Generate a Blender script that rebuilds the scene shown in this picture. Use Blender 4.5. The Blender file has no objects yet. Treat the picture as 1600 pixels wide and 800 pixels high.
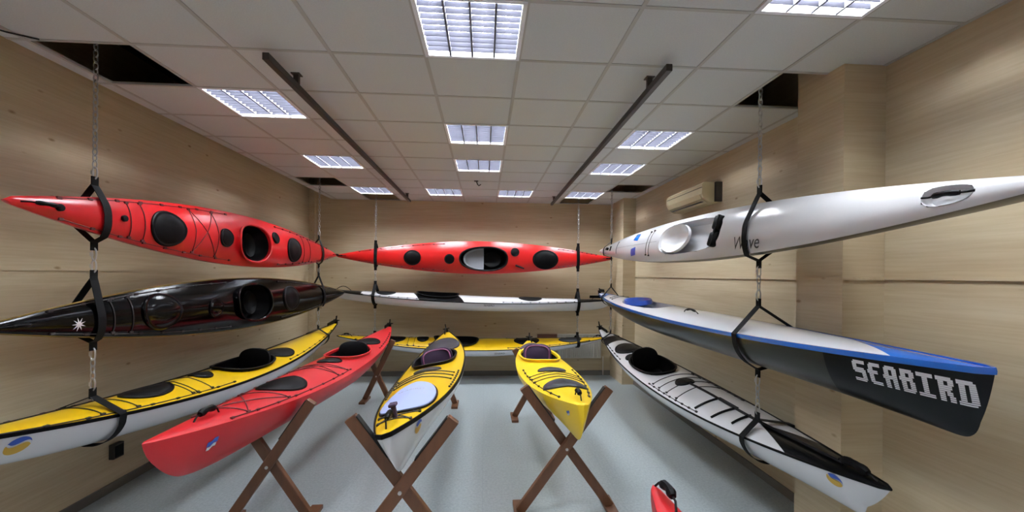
import bpy, bmesh, math, random
from mathutils import Vector, Matrix
random.seed(7)
S = bpy.context.scene
COL = S.collection
PI = math.pi

# ------------------------------------------------------------------ materials
def lin(h):
    h = h.lstrip('#'); r = []
    for i in (0, 2, 4):
        c = int(h[i:i+2], 16) / 255
        r.append(c/12.92 if c <= .04045 else ((c+.055)/1.055)**2.4)
    return (r[0], r[1], r[2], 1)

def mat(name, col, rough=.5, metal=0, coat=0, spec=.5, noise=0, nscale=(8, 8, 8), bump=0, bscale=200):
    m = bpy.data.materials.new(name); m.use_nodes = True
    nt = m.node_tree; b = nt.nodes['Principled BSDF']
    c = lin(col) if isinstance(col, str) else col
    b.inputs['Base Color'].default_value = c
    b.inputs['Roughness'].default_value = rough
    b.inputs['Metallic'].default_value = metal
    b.inputs['Coat Weight'].default_value = coat
    b.inputs['Coat Roughness'].default_value = .16
    b.inputs['Specular IOR Level'].default_value = spec
    tc = nt.nodes.new('ShaderNodeTexCoord')
    mp = nt.nodes.new('ShaderNodeMapping'); mp.inputs['Scale'].default_value = nscale
    nt.links.new(tc.outputs['Object'], mp.inputs['Vector'])
    nz = nt.nodes.new('ShaderNodeTexNoise'); nz.inputs['Scale'].default_value = 1
    nz.inputs['Detail'].default_value = 4
    nt.links.new(mp.outputs['Vector'], nz.inputs['Vector'])
    mx = nt.nodes.new('ShaderNodeMix'); mx.data_type = 'RGBA'
    n = max(noise, .02)
    mx.inputs[6].default_value = (c[0]*(1-n), c[1]*(1-n), c[2]*(1-n), 1)
    mx.inputs[7].default_value = (min(1, c[0]*(1+n)), min(1, c[1]*(1+n)), min(1, c[2]*(1+n)), 1)
    nt.links.new(nz.outputs['Fac'], mx.inputs[0])
    nt.links.new(mx.outputs[2], b.inputs['Base Color'])
    if bump:
        n2 = nt.nodes.new('ShaderNodeTexNoise'); n2.inputs['Scale'].default_value = bscale
        nt.links.new(tc.outputs['Object'], n2.inputs['Vector'])
        bp = nt.nodes.new('ShaderNodeBump'); bp.inputs['Strength'].default_value = bump
        bp.inputs['Distance'].default_value = .01
        nt.links.new(n2.outputs['Fac'], bp.inputs['Height'])
        nt.links.new(bp.outputs['Normal'], b.inputs['Normal'])
    return m

def panel_wood(name, axis):
    """light oak laminate boards with long grain along the given axis and small knots"""
    m = bpy.data.materials.new(name); m.use_nodes = True
    nt = m.node_tree; b = nt.nodes['Principled BSDF']; L = nt.links.new
    tc = nt.nodes.new('ShaderNodeTexCoord')
    def noise(scale, detail=5, rough=.55):
        mp = nt.nodes.new('ShaderNodeMapping'); mp.inputs['Scale'].default_value = scale
        L(tc.outputs['Object'], mp.inputs['Vector'])
        n = nt.nodes.new('ShaderNodeTexNoise'); n.inputs['Scale'].default_value = 1
        n.inputs['Detail'].default_value = detail; n.inputs['Roughness'].default_value = rough
        L(mp.outputs['Vector'], n.inputs['Vector']); return n
    along = lambda a, c: (a, c, c) if axis == 'x' else (c, a, c)
    g1 = noise(along(.7, 9)); g2 = noise(along(2.2, 55), 3); g3 = noise(along(2.0, 6), 2)
    r = nt.nodes.new('ShaderNodeValToRGB')
    r.color_ramp.elements[0].position = .30; r.color_ramp.elements[0].color = lin('#c0ae90')
    r.color_ramp.elements[1].position = .72; r.color_ramp.elements[1].color = lin('#cec0a4')
    L(g1.outputs['Fac'], r.inputs['Fac'])
    r2 = nt.nodes.new('ShaderNodeValToRGB')
    r2.color_ramp.elements[0].position = .38; r2.color_ramp.elements[0].color = lin('#e2dacd')
    r2.color_ramp.elements[1].position = .6; r2.color_ramp.elements[1].color = (1, 1, 1, 1)
    L(g2.outputs['Fac'], r2.inputs['Fac'])
    m1 = nt.nodes.new('ShaderNodeMix'); m1.data_type = 'RGBA'; m1.blend_type = 'MULTIPLY'
    m1.inputs[0].default_value = .3
    L(r.outputs['Color'], m1.inputs[6]); L(r2.outputs['Color'], m1.inputs[7])
    # knots
    mp = nt.nodes.new('ShaderNodeMapping'); mp.inputs['Scale'].default_value = along(2.6, 6)
    L(tc.outputs['Object'], mp.inputs['Vector'])
    v = nt.nodes.new('ShaderNodeTexVoronoi'); v.inputs['Scale'].default_value = 1
    v.inputs['Randomness'].default_value = 1
    L(mp.outputs['Vector'], v.inputs['Vector'])
    r3 = nt.nodes.new('ShaderNodeValToRGB')
    r3.color_ramp.elements[0].position = .03; r3.color_ramp.elements[0].color = lin('#a88f70')
    r3.color_ramp.elements[1].position = .09; r3.color_ramp.elements[1].color = (1, 1, 1, 1)
    L(v.outputs['Distance'], r3.inputs['Fac'])
    m2 = nt.nodes.new('ShaderNodeMix'); m2.data_type = 'RGBA'; m2.blend_type = 'MULTIPLY'
    m2.inputs[0].default_value = .8
    L(m1.outputs[2], m2.inputs[6]); L(r3.outputs['Color'], m2.inputs[7])
    L(m2.outputs[2], b.inputs['Base Color'])
    b.inputs['Roughness'].default_value = .55
    b.inputs['Specular IOR Level'].default_value = .3
    return m

def floor_material():
    m = mat('floor_vinyl', '#b4bcc0', rough=.3, spec=.45)
    nt = m.node_tree; b = nt.nodes['Principled BSDF']; L = nt.links.new
    tc = nt.nodes.new('ShaderNodeTexCoord')
    n = nt.nodes.new('ShaderNodeTexNoise'); n.inputs['Scale'].default_value = 45; n.inputs['Detail'].default_value = 6
    n.inputs['Roughness'].default_value = .8
    L(tc.outputs['Object'], n.inputs['Vector'])
    r = nt.nodes.new('ShaderNodeValToRGB')
    r.color_ramp.elements[0].position = .35; r.color_ramp.elements[0].color = lin('#8b9599')
    r.color_ramp.elements[1].position = .65; r.color_ramp.elements[1].color = lin('#a8b1b5')
    L(n.outputs['Fac'], r.inputs['Fac'])
    br = nt.nodes.new('ShaderNodeTexBrick'); br.offset = 0
    br.inputs['Color1'].default_value = (1, 1, 1, 1); br.inputs['Color2'].default_value = (.97, .97, .97, 1)
    br.inputs['Mortar'].default_value = (.86, .87, .88, 1)
    br.inputs['Scale'].default_value = 1; br.inputs['Mortar Size'].default_value = .0025
    br.inputs['Brick Width'].default_value = .6; br.inputs['Row Height'].default_value = .6
    L(tc.outputs['Object'], br.inputs['Vector'])
    mx = nt.nodes.new('ShaderNodeMix'); mx.data_type = 'RGBA'; mx.blend_type = 'MULTIPLY'; mx.inputs[0].default_value = 1
    L(r.outputs['Color'], mx.inputs[6]); L(br.outputs['Color'], mx.inputs[7])
    L(mx.outputs[2], b.inputs['Base Color'])
    return m

def emit(name, col, strength):
    m = bpy.data.materials.new(name); m.use_nodes = True
    nt = m.node_tree; b = nt.nodes['Principled BSDF']
    b.inputs['Base Color'].default_value = (.8, .8, .8, 1)
    b.inputs['Emission Color'].default_value = col
    b.inputs['Emission Strength'].default_value = strength
    return m

M = dict(
    red=mat('red_gelcoat', '#b60f17', .3, coat=.3),
    redp=mat('red_plastic', '#b8121c', .42, coat=.05, bump=.02, bscale=300),
    orange_red=mat('bright_red_gelcoat', '#c41615', .32, coat=.3),
    yellow=mat('yellow_gelcoat', '#e8bc0c', .28, coat=.4),
    yellowp=mat('yellow_plastic', '#f5cd12', .36, coat=.2),
    white=mat('white_gelcoat', '#d9dadf', .2, coat=.6),
    black=mat('black_gelcoat', '#030304', .14, spec=.22),
    carbon=mat('dark_carbon_weave', '#22231b', .28, coat=.1, spec=.4, noise=.35, nscale=(3, 60, 40)),
    blackpaint=mat('black_bow_paint', '#050608', .3, spec=.2),
    blue=mat('blue_gelcoat', '#1767c8', .22, coat=.6),
    navy=mat('navy_marking', '#2a4fae', .35),
    rubber=mat('black_rubber', '#050507', .5, spec=.12, bump=.05, bscale=150),
    hatchgrey=mat('dark_grey_hatch_rubber', '#22242a', .5, spec=.3),
    padblue=mat('pale_blue_lid', '#aab9e6', .4),
    greyseat=mat('grey_cockpit_liner', '#8d9097', .45),
    purple=mat('dark_purple_fabric', '#33203a', .8),
    pink=mat('purple_trim', '#8a4d70', .7),
    cord=mat('deck_cord', '#1a1113', .6),
    redcord=mat('dark_red_deck_cord', '#4a0c10', .6),
    webbing=mat('black_webbing', '#060608', .8, spec=.2, bump=.1, bscale=400),
    chain=mat('galvanised_chain', '#b9bbbc', .35, metal=.9),
    steel=mat('galvanised_carabiner', '#cccdcf', .3, metal=.9),
    wood=mat('brown_stained_pine', '#5e3a22', .5, noise=.4, nscale=(30, 30, 4), coat=.1),
    foam=mat('black_foam', '#060607', .9),
    tile=mat('ceiling_tile', '#c6cacc', .9, noise=.10, nscale=(120, 120, 120), bump=.15, bscale=180),
    grid=mat('ceiling_tee_grid', '#aeaeac', .6),
    plenum=mat('ceiling_void', '#1a1816', .95),
    trimwhite=mat('white_painted_plaster', '#c9c3ba', .8),
    rail=mat('dark_steel_rail', '#3b3633', .5, metal=.3),
    lightframe=mat('white_enamel', '#e8ecf4', .4),
    louver=mat('louvre_blade', (.026, .026, .033, 1), .7, spec=.0),
    divider=mat('louvre_divider', (.14, .14, .165, 1), .6, spec=.0),
    tube=emit('fluorescent_tube', (.93, .97, 1.0, 1), 88),
    ac=mat('cream_plastic', '#cdbf98', .45),
    acdark=mat('dark_plastic', '#2e2a26', .6),
    radiator=mat('white_radiator_enamel', '#cfccc6', .4),
    brown=mat('brown_board', '#6a4638', .6),
    paper=mat('white_board', '#cfcfcc', .7),
    baseboard=mat('grey_baseboard', '#6e6a66', .6),
    gold=mat('gold_marking', '#c19c33', .4), goldline=mat('dull_gold_line', '#6a5418', .4),
    letter=mat('white_lettering', '#dcdde2', .4),
    dark=mat('dark_marking', '#3a3d44', .5),
    wall_x=panel_wood('oak_panel_x', 'x'), wall_y=panel_wood('oak_panel_y', 'y'),
    floor=floor_material(),
)

# ------------------------------------------------------------------ mesh helpers
def NB():
    return bmesh.new()

def obj(name, bm, m, parent=None, smooth=False, mats=None, recalc=True):
    me = bpy.data.meshes.new(name)
    if recalc: bmesh.ops.recalc_face_normals(bm, faces=bm.faces)
    bm.to_mesh(me); bm.free()
    for x in (mats or [m]):
        me.materials.append(M[x])
    if smooth:
        for p in me.polygons: p.use_smooth = True
        try: me.set_sharp_from_angle(angle=math.radians(38))
        except Exception: pass
    o = bpy.data.objects.new(name, me); COL.objects.link(o)
    if parent: o.parent = parent
    return o

def box(bm, lo, hi, mi=0, bev=0):
    vs = [bm.verts.new((x, y, z)) for x in (lo[0], hi[0]) for y in (lo[1], hi[1]) for z in (lo[2], hi[2])]
    fs = []
    for q in ((0, 1, 3, 2), (4, 6, 7, 5), (0, 4, 5, 1), (2, 3, 7, 6), (0, 2, 6, 4), (1, 5, 7, 3)):
        f = bm.faces.new([vs[i] for i in q]); f.material_index = mi; fs.append(f)
    if bev:
        es = list({e for f in fs for e in f.edges})
        bmesh.ops.bevel(bm, geom=es, offset=bev, segments=2, affect='EDGES', profile=.5)
    return vs

def beam(bm, p, q, w, t, side, bev=.004):
    """rectangular bar from p to q; t is the size along 'side', w across it"""
    p, q, s = Vector(p), Vector(q), Vector(side).normalized()
    d = (q-p).normalized(); s = (s - s.dot(d)*d).normalized(); n = d.cross(s)
    vs = []
    for c in (p, q):
        for a, b in ((-1, -1), (1, -1), (1, 1), (-1, 1)):
            vs.append(bm.verts.new(c + s*(a*t/2) + n*(b*w/2)))
    fs = [bm.faces.new(vs[0:4]), bm.faces.new(vs[7:3:-1])]
    for i in range(4):
        j = (i+1) % 4
        fs.append(bm.faces.new((vs[i], vs[j], vs[j+4], vs[i+4])))
    if bev:
        bmesh.ops.bevel(bm, geom=list({e for f in fs for e in f.edges}), offset=bev, segments=1, affect='EDGES')

def tube(bm, pts, r, n=6, closed=False, cap=True):
    pts = [Vector(p) for p in pts]; N = len(pts); rings = []
    up = None
    for i, p in enumerate(pts):
        a = pts[(i-1) % N] if (closed or i > 0) else p
        b = pts[(i+1) % N] if (closed or i < N-1) else p
        d = (b-a)
        d = d.normalized() if d.length > 1e-9 else Vector((0, 0, 1))
        if up is None:
            up = Vector((0, 0, 1)) if abs(d.z) < .9 else Vector((1, 0, 0))
        u = up - up.dot(d)*d
        if u.length < 1e-6: u = d.orthogonal()
        u.normalize(); up = u; v = d.cross(u)
        rr = r[i] if isinstance(r, (list, tuple)) else r
        rings.append([bm.verts.new(p + rr*(math.cos(2*PI*k/n)*u + math.sin(2*PI*k/n)*v)) for k in range(n)])
    for i in range(N if closed else N-1):
        A, B = rings[i], rings[(i+1) % N]
        for k in range(n):
            bm.faces.new((A[k], A[(k+1) % n], B[(k+1) % n], B[k]))
    if cap and not closed:
        bm.faces.new(rings[0][::-1]); bm.faces.new(rings[-1])

def ribbon(bm, pts, side, w, t=.004, closed=False):
    """flat webbing following pts; its width lies along 'side'"""
    pts = [Vector(p) for p in pts]; s = Vector(side).normalized(); N = len(pts); R = []
    for i, p in enumerate(pts):
        a = pts[(i-1) % N] if (closed or i > 0) else p
        b = pts[(i+1) % N] if (closed or i < N-1) else p
        d = (b-a).normalized(); n = d.cross(s)
        n = n.normalized() if n.length > 1e-6 else Vector((0, 0, 1))
        R.append([bm.verts.new(p + s*(x*w/2) + n*(y*t/2)) for x, y in ((-1, -1), (1, -1), (1, 1), (-1, 1))])
    for i in range(N if closed else N-1):
        A, B = R[i], R[(i+1) % N]
        for k in range(4):
            bm.faces.new((A[k], A[(k+1) % 4], B[(k+1) % 4], B[k]))
    if not closed:
        bm.faces.new(R[0][::-1]); bm.faces.new(R[-1])

def tag(o, label, cat, group=None):
    o['label'] = label; o['category'] = cat
    if group: o['group'] = group
    return o

def empty(name, label, cat, group=None, mx=None):
    o = bpy.data.objects.new(name, None); COL.objects.link(o)
    o.empty_display_size = .1
    if mx is not None: o.matrix_world = mx
    return tag(o, label, cat, group)

def struct(name, bm, m, parent=None, mats=None):
    o = obj(name, bm, m, parent, mats=mats)
    if parent is None: o['kind'] = 'structure'
    return o

# ------------------------------------------------------------------ kayaks
class Craft:
    pass

def craft(name, label, cat, group, A, B, deckdir, W=.29, rise=.12, D=.20, dEnd=None, crown=.05, ridge=0.0,
          pe=2.2, qe=1.0, mb=8, ms=8, deck='red', hull='red', nmid=2.6, nend=1.25, seam=None,
          holes=(), pattern=None, planes=(), tipw=.015, re=2.2, rocker=0.0, hullpat=None, hullplanes=(), fwd=0.0, nex=1.3, rake=0.0):
    """A = bow tip, B = stern tip (world), at the level of the deck edge. Local x runs to the bow, z out of the deck."""
    A, B, d = Vector(A), Vector(B), Vector(deckdir)
    ex = (A-B).normalized(); L = (A-B).length; h = L/2
    ez = (d - d.dot(ex)*ex).normalized(); ey = ez.cross(ex)
    mx = Matrix(((ex.x, ey.x, ez.x, 0), (ex.y, ey.y, ez.y, 0), (ex.z, ey.z, ez.z, 0), (0, 0, 0, 1)))
    mx.translation = (A+B)/2
    k = Craft(); k.h = h; k.W = W; k.mx = mx
    k.root = empty(name, label, cat, group, mx)
    def beamf(x):
        t = min(1, abs((x-fwd*(1-(x/h)**2))/h))
        return max(0, W*(1-t**pe)**qe) + tipw*min(1, (1-t)*60)
    def sheer(x):
        return -rise + rise*abs(x/h)**re
    def keel(x):
        t = x/h
        base = -rise - D + rocker*abs(t)**2
        if dEnd is not None:
            de = dEnd[0] if t > 0 else dEnd[1]
            base = base + (( -de) - base)*abs(t)**2.2
        mm = mb if t > 0 else ms
        g = 1 - math.sqrt(max(0, 1-abs(t)**mm))
        return base + (sheer(x)-base)*g
    def nexp(x):
        return nmid + (nend-nmid)*abs(x/h)**nex
    def deckz(x, y):
        b = max(beamf(x), 1e-4); q = min(1, abs(y)/b)
        c = crown*(b/W)**.8
        r = ridge*math.exp(-((x-.75)/.55)**2)*max(0, 1-q*1.25)
        return sheer(x) + c*(1-q**2.3) + r
    def shift(x, z):
        t = x/h
        if t < .9 or not rake: return 0
        s, kz = sheer(x), keel(x)
        return rake*min(1, max(0, (s-z)/max(1e-4, D)))*min(1, (t-.9)/.08)
    def hully(x, z):
        x = min(h, x+shift(x, z))
        s, kz = sheer(x), keel(x); dd = max(1e-4, s-kz); q = min(1, max(0, (s-z)/dd)); n = nexp(x)
        return beamf(x)*(max(0, 1-q**n))**(1/n)
    k.beam, k.sheer, k.keel, k.deckz, k.hully, k.nexp = beamf, sheer, keel, deckz, hully, nexp
    N = 200
    xs = []
    for i in range(N+1):
        s = -1 + 2*i/N
        xs.append(h*(1.5*s - .5*s**3) if abs(s) < 1 else h*s)
    # hull
    bm = NB(); Mh = 13; rows = []
    for x in xs:
        b, s, kz, n = beamf(x), sheer(x), keel(x), nexp(x); row = []
        for j in range(2*Mh+1):
            a = PI/2*(j-Mh)/Mh
            sy = math.copysign(abs(math.sin(a))**(2/n), a) if a else 0
            cz = abs(math.cos(a))**(2/n)
            if j in (0, 2*Mh): cz = 0; sy = math.copysign(1, a)
            row.append(bm.verts.new((x-shift(x, s-(s-kz)*cz), b*sy, s-(s-kz)*cz)))
        rows.append(row)
    for i in range(N):
        for j in range(2*Mh):
            bm.faces.new((rows[i][j], rows[i+1][j], rows[i+1][j+1], rows[i][j+1]))
    bmesh.ops.remove_doubles(bm, verts=bm.verts, dist=1e-5)
    hm = [hull] if isinstance(hull, str) else list(hull)
    if hullpat:
        for co, no in hullplanes:
            bmesh.ops.bisect_plane(bm, geom=bm.verts[:]+bm.edges[:]+bm.faces[:], plane_co=co, plane_no=no)
        for f in bm.faces:
            c = f.calc_center_median(); f.material_index = hullpat(c.x, c.y, c.z)
    k.hull = obj('hull', bm, None, k.root, True, mats=hm)
    # deck
    bm = NB(); Md = 14; rows = []
    for x in xs:
        b = beamf(x)
        rows.append([bm.verts.new((x, b*math.sin(PI/2*(j-Md)/Md), deckz(x, b*math.sin(PI/2*(j-Md)/Md)))) for j in range(2*Md+1)])
    for i in range(N):
        for j in range(2*Md):
            bm.faces.new((rows[i][j], rows[i+1][j], rows[i+1][j+1], rows[i][j+1]))
    for outline in holes:
        F = outline
        dead = [f for f in bm.faces if F(f.calc_center_median().x, f.calc_center_median().y) < .97]
        bmesh.ops.delete(bm, geom=dead, context='FACES')
        for v in bm.verts:
            if any(e.is_boundary for e in v.link_edges):
                val = F(v.co.x, v.co.y)
                if val < 1 and abs(v.co.y) < beamf(v.co.x)*.97:
                    c = F.center; sc = 1/max(val, .5)
                    v.co.x = c[0] + (v.co.x-c[0])*sc; v.co.y = c[1] + (v.co.y-c[1])*sc
                    v.co.z = deckz(v.co.x, v.co.y)
    bmesh.ops.remove_doubles(bm, verts=bm.verts, dist=1e-5)
    dm = [deck] if isinstance(deck, str) else list(deck)
    if pattern:
        for co, no in planes:
            bmesh.ops.bisect_plane(bm, geom=bm.verts[:]+bm.edges[:]+bm.faces[:], plane_co=co, plane_no=no)
        for f in bm.faces:
            c = f.calc_center_median(); f.material_index = pattern(c.x, c.y)
    k.deck = obj('deck', bm, None, k.root, True, mats=dm)
    if seam:
        bm = NB()
        sm, sw = seam
        loop = [(x, beamf(x), sheer(x)) for x in xs] + [(x, -beamf(x), sheer(x)) for x in reversed(xs)]
        # flattened band following the deck edge
        R = []
        P = [Vector(p) for p in loop]; n = len(P)
        for i, p in enumerate(P):
            d_ = P[(i+1) % n]-P[(i-1) % n]; d_.z = 0
            o_ = Vector((d_.y, -d_.x, 0)); o_ = o_.normalized() if o_.length > 1e-7 else Vector((1, 0, 0))
            if o_.dot(Vector((p.x*.2, p.y, 0))) < 0: o_ = -o_
            R.append([bm.verts.new(p + o_*a + Vector((0, 0, c))) for a, c in ((-.006, sw*.5), (.004, sw*.5), (.006, 0), (.004, -sw*.5), (-.006, -sw*.5))])
        for i in range(n):
            a, c = R[i], R[(i+1) % n]
            for j in range(5): bm.faces.new((a[j], a[(j+1) % 5], c[(j+1) % 5], c[j]))
        k.seam = obj('seam_stripe', bm, sm, k.root, True)
    return k

class Oval:
    """keyhole / oval outline; F<1 inside. taper narrows the forward end"""
    def __init__(s, x, y, a, b, n=2.4, taper=0.0):
        s.center = (x, y); s.a, s.b, s.n, s.t = a, b, n, taper
    def bw(s, u): return s.b*(1 - s.t*max(-1, min(1, u)))
    def __call__(s, x, y):
        u = (x-s.center[0])/s.a; v = (y-s.center[1])/s.bw(u)
        return (abs(u)**s.n + abs(v)**s.n)**(1/s.n)
    def pts(s, n=48, f=1.0):
        r = []
        for i in range(n):
            th = 2*PI*i/n; c, q = math.cos(th), math.sin(th)
            u = math.copysign(abs(c)**(2/s.n), c)*f; v = math.copysign(abs(q)**(2/s.n), q)*f
            r.append((s.center[0]+s.a*u, s.center[1]+s.bw(u)*v))
        return r

def rings_mesh(bm, rings, cap_last=True):
    V = [[bm.verts.new(p) for p in r] for r in rings]
    n = len(V[0])
    for A, B in zip(V, V[1:]):
        for i in range(n): bm.faces.new((A[i], A[(i+1) % n], B[(i+1) % n], B[i]))
    if cap_last: bm.faces.new(V[-1])
    return V

def cockpit(k, ov, rim='rubber', well='rubber', depth=.2, seat='rubber', back=None, backh=.1, raise_=.03, skirt=None, liner=None):
    dz = k.deckz
    n = 48
    # coaming: an upstand with an outward lip
    bm = NB()
    prof = ((1.0, -.01, 0), (1.0, raise_, 0), (1.0, raise_+.006, .012), (1.0, raise_+.002, .026), (1.0, raise_-.004, .024), (1.0, raise_-.004, .006), (1.0, -.01, .006))
    base = ov.pts(n); rings = []
    cx, cy = ov.center
    for f, z, out in prof:
        r = []
        for i, (x, y) in enumerate(base):
            xa, ya = base[i-1]; xb, yb = base[(i+1) % n]
            t = Vector((xb-xa, yb-ya)); o = Vector((t.y, -t.x)).normalized() if t.length > 1e-8 else Vector((0, 0))
            if o.dot(Vector((x-cx, y-cy))) < 0: o = -o
            r.append((x+o.x*out, y+o.y*out, dz(x, y)+z))
        rings.append(r)
    rings.append(rings[0])
    rings_mesh(bm, rings, False)
    bmesh.ops.remove_doubles(bm, verts=bm.verts, dist=1e-6)
    obj('coaming', bm, rim, k.root, True)
    # well
    bm = NB(); rr = []
    for f, z in ((1.0, 0), (.985, -.04), (.95, -depth*.6), (.85, -depth*.9), (.6, -depth), (.2, -depth)):
        rr.append([(x, y, dz(*b)+z if z > -.05 else dz(cx, cy)+z) for (x, y), b in zip(ov.pts(n, f), base)])
    rings_mesh(bm, rr)
    obj('cockpit_well', bm, well, k.root, True)
    # seat pan
    z0 = dz(cx, cy)-depth*.8
    bm = NB(); sx = cx-ov.a*.35; rr = []
    for f, z in ((1, .03), (.95, .045), (.85, .03), (.6, .005), (.2, 0)):
        rr.append([(sx+ov.a*.42*f*math.cos(2*PI*i/24), cy+ov.b*.72*f*math.sin(2*PI*i/24), z0+z) for i in range(24)])
    rings_mesh(bm, rr)
    obj('seat', bm, seat, k.root, True)
    if liner:
        # light moulded liner at the forward end of the opening
        bm = NB(); R = []
        for f, z in ((.97, -.015), (.94, -.05), (.88, -.09), (.3, -.1)):
            row = []
            for i in range(17):
                th = -PI/2 + PI*i/16; c, q = math.cos(th), math.sin(th)
                u = abs(c)**(2/ov.n)*f*liner[1]; v = math.copysign(abs(q)**(2/ov.n), q)*f
                row.append((cx+liner[1]*ov.a*u, cy+ov.bw(u)*v, dz(cx, cy)+z))
            R.append(row)
        V = [[bm.verts.new(p) for p in r] for r in R]
        for a, b in zip(V, V[1:]):
            for i in range(16): bm.faces.new((a[i], a[i+1], b[i+1], b[i]))
        bm.faces.new(V[-1])
        obj('cockpit_liner', bm, liner[0], k.root, True)
    if back:
        bm = NB(); bx = cx-ov.a*.62; w = ov.bw(-.7)*.78
        top = dz(cx, cy)+raise_+backh; bot = z0+.03
        rr = []
        for f, off in ((.85, .03), (1, .018), (1, -.018), (.85, -.03)):
            r = []
            for i in range(28):
                th = 2*PI*i/28; c, q = math.cos(th), math.sin(th)
                y = w*f*math.copysign(abs(c)**.62, c); z = (top+bot)/2+(top-bot)/2*f*math.copysign(abs(q)**.62, q)
                r.append((bx+off-.10*(z-bot)+.35*y*y/max(w, .1), cy+y, z))
            rr.append(r)
        V = rings_mesh(bm, rr); bm.faces.new(V[0][::-1])
        bk = obj('backrest', bm, back, k.root, True)
        if skirt:
            pts = [Vector(p)+Vector((.006, 0, 0)) for p in rr[0]]
            bm = NB(); tube(bm, pts, .008, 6, True)
            obj('piping', bm, skirt, bk, True)

def hatch(k, x, y, a, b, m='rubber', n=2.0, hgt=.016, rimcol=None, ring=True):
    dz = k.deckz
    ov = Oval(x, y, a, b, n)
    bm = NB(); rr = []
    prof = ((1.06, 0), (1.06, hgt*.7), (1.0, hgt), (.94, hgt*.75), (.86, hgt*.72), (.80, hgt*1.05), (.4, hgt*1.15), (.05, hgt*1.15)) if ring else ((1.0, 0), (1.0, hgt), (.9, hgt*1.15), (.5, hgt*1.2), (.05, hgt*1.2))
    for f, z in prof:
        rr.append([(px, py, dz(px, py)+z) for px, py in ov.pts(36, f)])
    rings_mesh(bm, rr)
    o = obj('hatch_cover', bm, m, k.root, True)
    return o

def toggle(k, x, y=0, r=.017, ln=.11, m='rubber', lift=.035, along=True, name='carry_handle'):
    bm = NB(); z = k.deckz(x, 0)+lift
    P = []
    if along: ps = [(x-ln/2+ln*i/8, y, z+.012*math.sin(PI*i/8)) for i in range(9)]
    else: ps = [(x, y-ln/2+ln*i/8, z+.012*math.sin(PI*i/8)) for i in range(9)]
    tube(bm, ps, [r*.75]+[r]*2+[r*.85]*3+[r]*2+[r*.75], 8)
    p, q = Vector(ps[0]), Vector(ps[-1])
    for e in (p, q):
        d = (e-(p+q)/2).normalized()*.05
        f = e+d; f.z = k.deckz(min(k.h*.985, max(-k.h*.985, f.x)), 0)
        tube(bm, [e, e+d*.5+Vector((0, 0, -.004)), f], .005, 5)
    return obj(name, bm, m, k.root, True)

def on_deck(k, path, off=.004, n=14):
    out = []
    for (x0, y0), (x1, y1) in zip(path, path[1:]):
        for i in range(n):
            t = i/n; x, y = x0+(x1-x0)*t, y0+(y1-y0)*t
            out.append((x, y, k.deckz(x, y)+off))
    x, y = path[-1]; out.append((x, y, k.deckz(x, y)+off))
    return out

def lines(k, paths, m='cord', r=.004, name='deck_line', fit=True):
    for p in paths:
        bm = NB()
        tube(bm, on_deck(k, p, r), r, 5)
        if fit:
            for (x, y) in p:
                z = k.deckz(x, y)
                box(bm, (x-.014, y-.008, z-.002), (x+.014, y+.008, z+.010))
        o = obj(name, bm, m, k.root, True)
    return o

def edge(k, x, f): return (x, k.beam(x)*f)

def perimeter(k, x0, x1, f=.86, m='cord', r=.004, n=8):
    P = []
    for s in (1, -1):
        P.append([edge(k, x0+(x1-x0)*i/n, s*f) for i in range(n+1)])
    return lines(k, P, m, r, 'deck_line')

def bungees(k, xs, f=.8, m='cord', r=.004, cross=True):
    P = []
    if cross:
        for a, b in zip(xs, xs[1:]):
            P.append([edge(k, a, f), edge(k, b, -f), edge(k, b, f), edge(k, a, -f), edge(k, a, f)])
    else:
        P = [[edge(k, a, f), edge(k, a, -f)] for a in xs]
    return lines(k, P, m, r, 'bungee_cord')

def rudder(k, m='rubber', stern=True, upright=True, size=1.0):
    s = -1 if stern else 1
    x = s*k.h*.985; z = k.deckz(x, 0)
    bm = NB()
    box(bm, (x-.03, -.022, z-.03), (x+.03, .022, z+.05), bev=.006)
    if upright:
        box(bm, (x-.012, -.006, z+.03), (x+.028, .006, z+.14*size), bev=.003)
        box(bm, (x-.02, -.05, z+.045), (x+.0, .05, z+.058), bev=.003)
    # blade folded up onto the deck
    pts = [(x, 0, z+.065)]+[(x-s*.4*i/6*size, 0, k.deckz(x-s*.4*i/6*size, 0)+.05) for i in range(1, 7)]
    ribbon(bm, pts, (0, 0, 1), .05, .012)
    return obj('rudder', bm, m, k.root)

def sticker(k, polys, m, name='emblem', side=1, off=.004):
    """flat marking laid on the hull side: polygons of (x, z) strips -> list of (quad rows)"""
    bm = NB()
    for grid in polys:
        V = [[bm.verts.new((x, side*(k.hully(x, z)+off), z)) for (x, z) in row] for row in grid]
        for a, b in zip(V, V[1:]):
            for i in range(len(a)-1):
                bm.faces.new((a[i], a[i+1], b[i+1], b[i]))
    return obj(name, bm, m, k.root)

def swirl(k, x, z, a, side, rot=.5, bw=('navy', 'gold')):
    """round marking: a blue cap above and a gold crescent below with a pale wave between"""
    cr, sr = math.cos(rot), math.sin(rot)
    def T(u, v): return (x+side*(u*cr-v*sr)*a*1.15*-1, z+(u*sr+v*cr)*a)
    top, bot = [], []
    N = 14
    for i in range(N+1):
        u = -.98+1.96*i/N
        if abs(u) > 1: continue
        c = math.sqrt(max(0, 1-u*u)); w = .25+.28*math.sin(u*3.0)
        lo = min(c, w+.08)
        top.append([T(u, lo+(c-lo)*j/4) for j in range(5)])
        hi = max(-c, min(c, w-.16))
        bot.append([T(u, -c+(hi+c)*j/4) for j in range(5)])
    sticker(k, [top], bw[0], 'emblem', side)
    sticker(k, [bot], bw[1], 'emblem', side)

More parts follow.
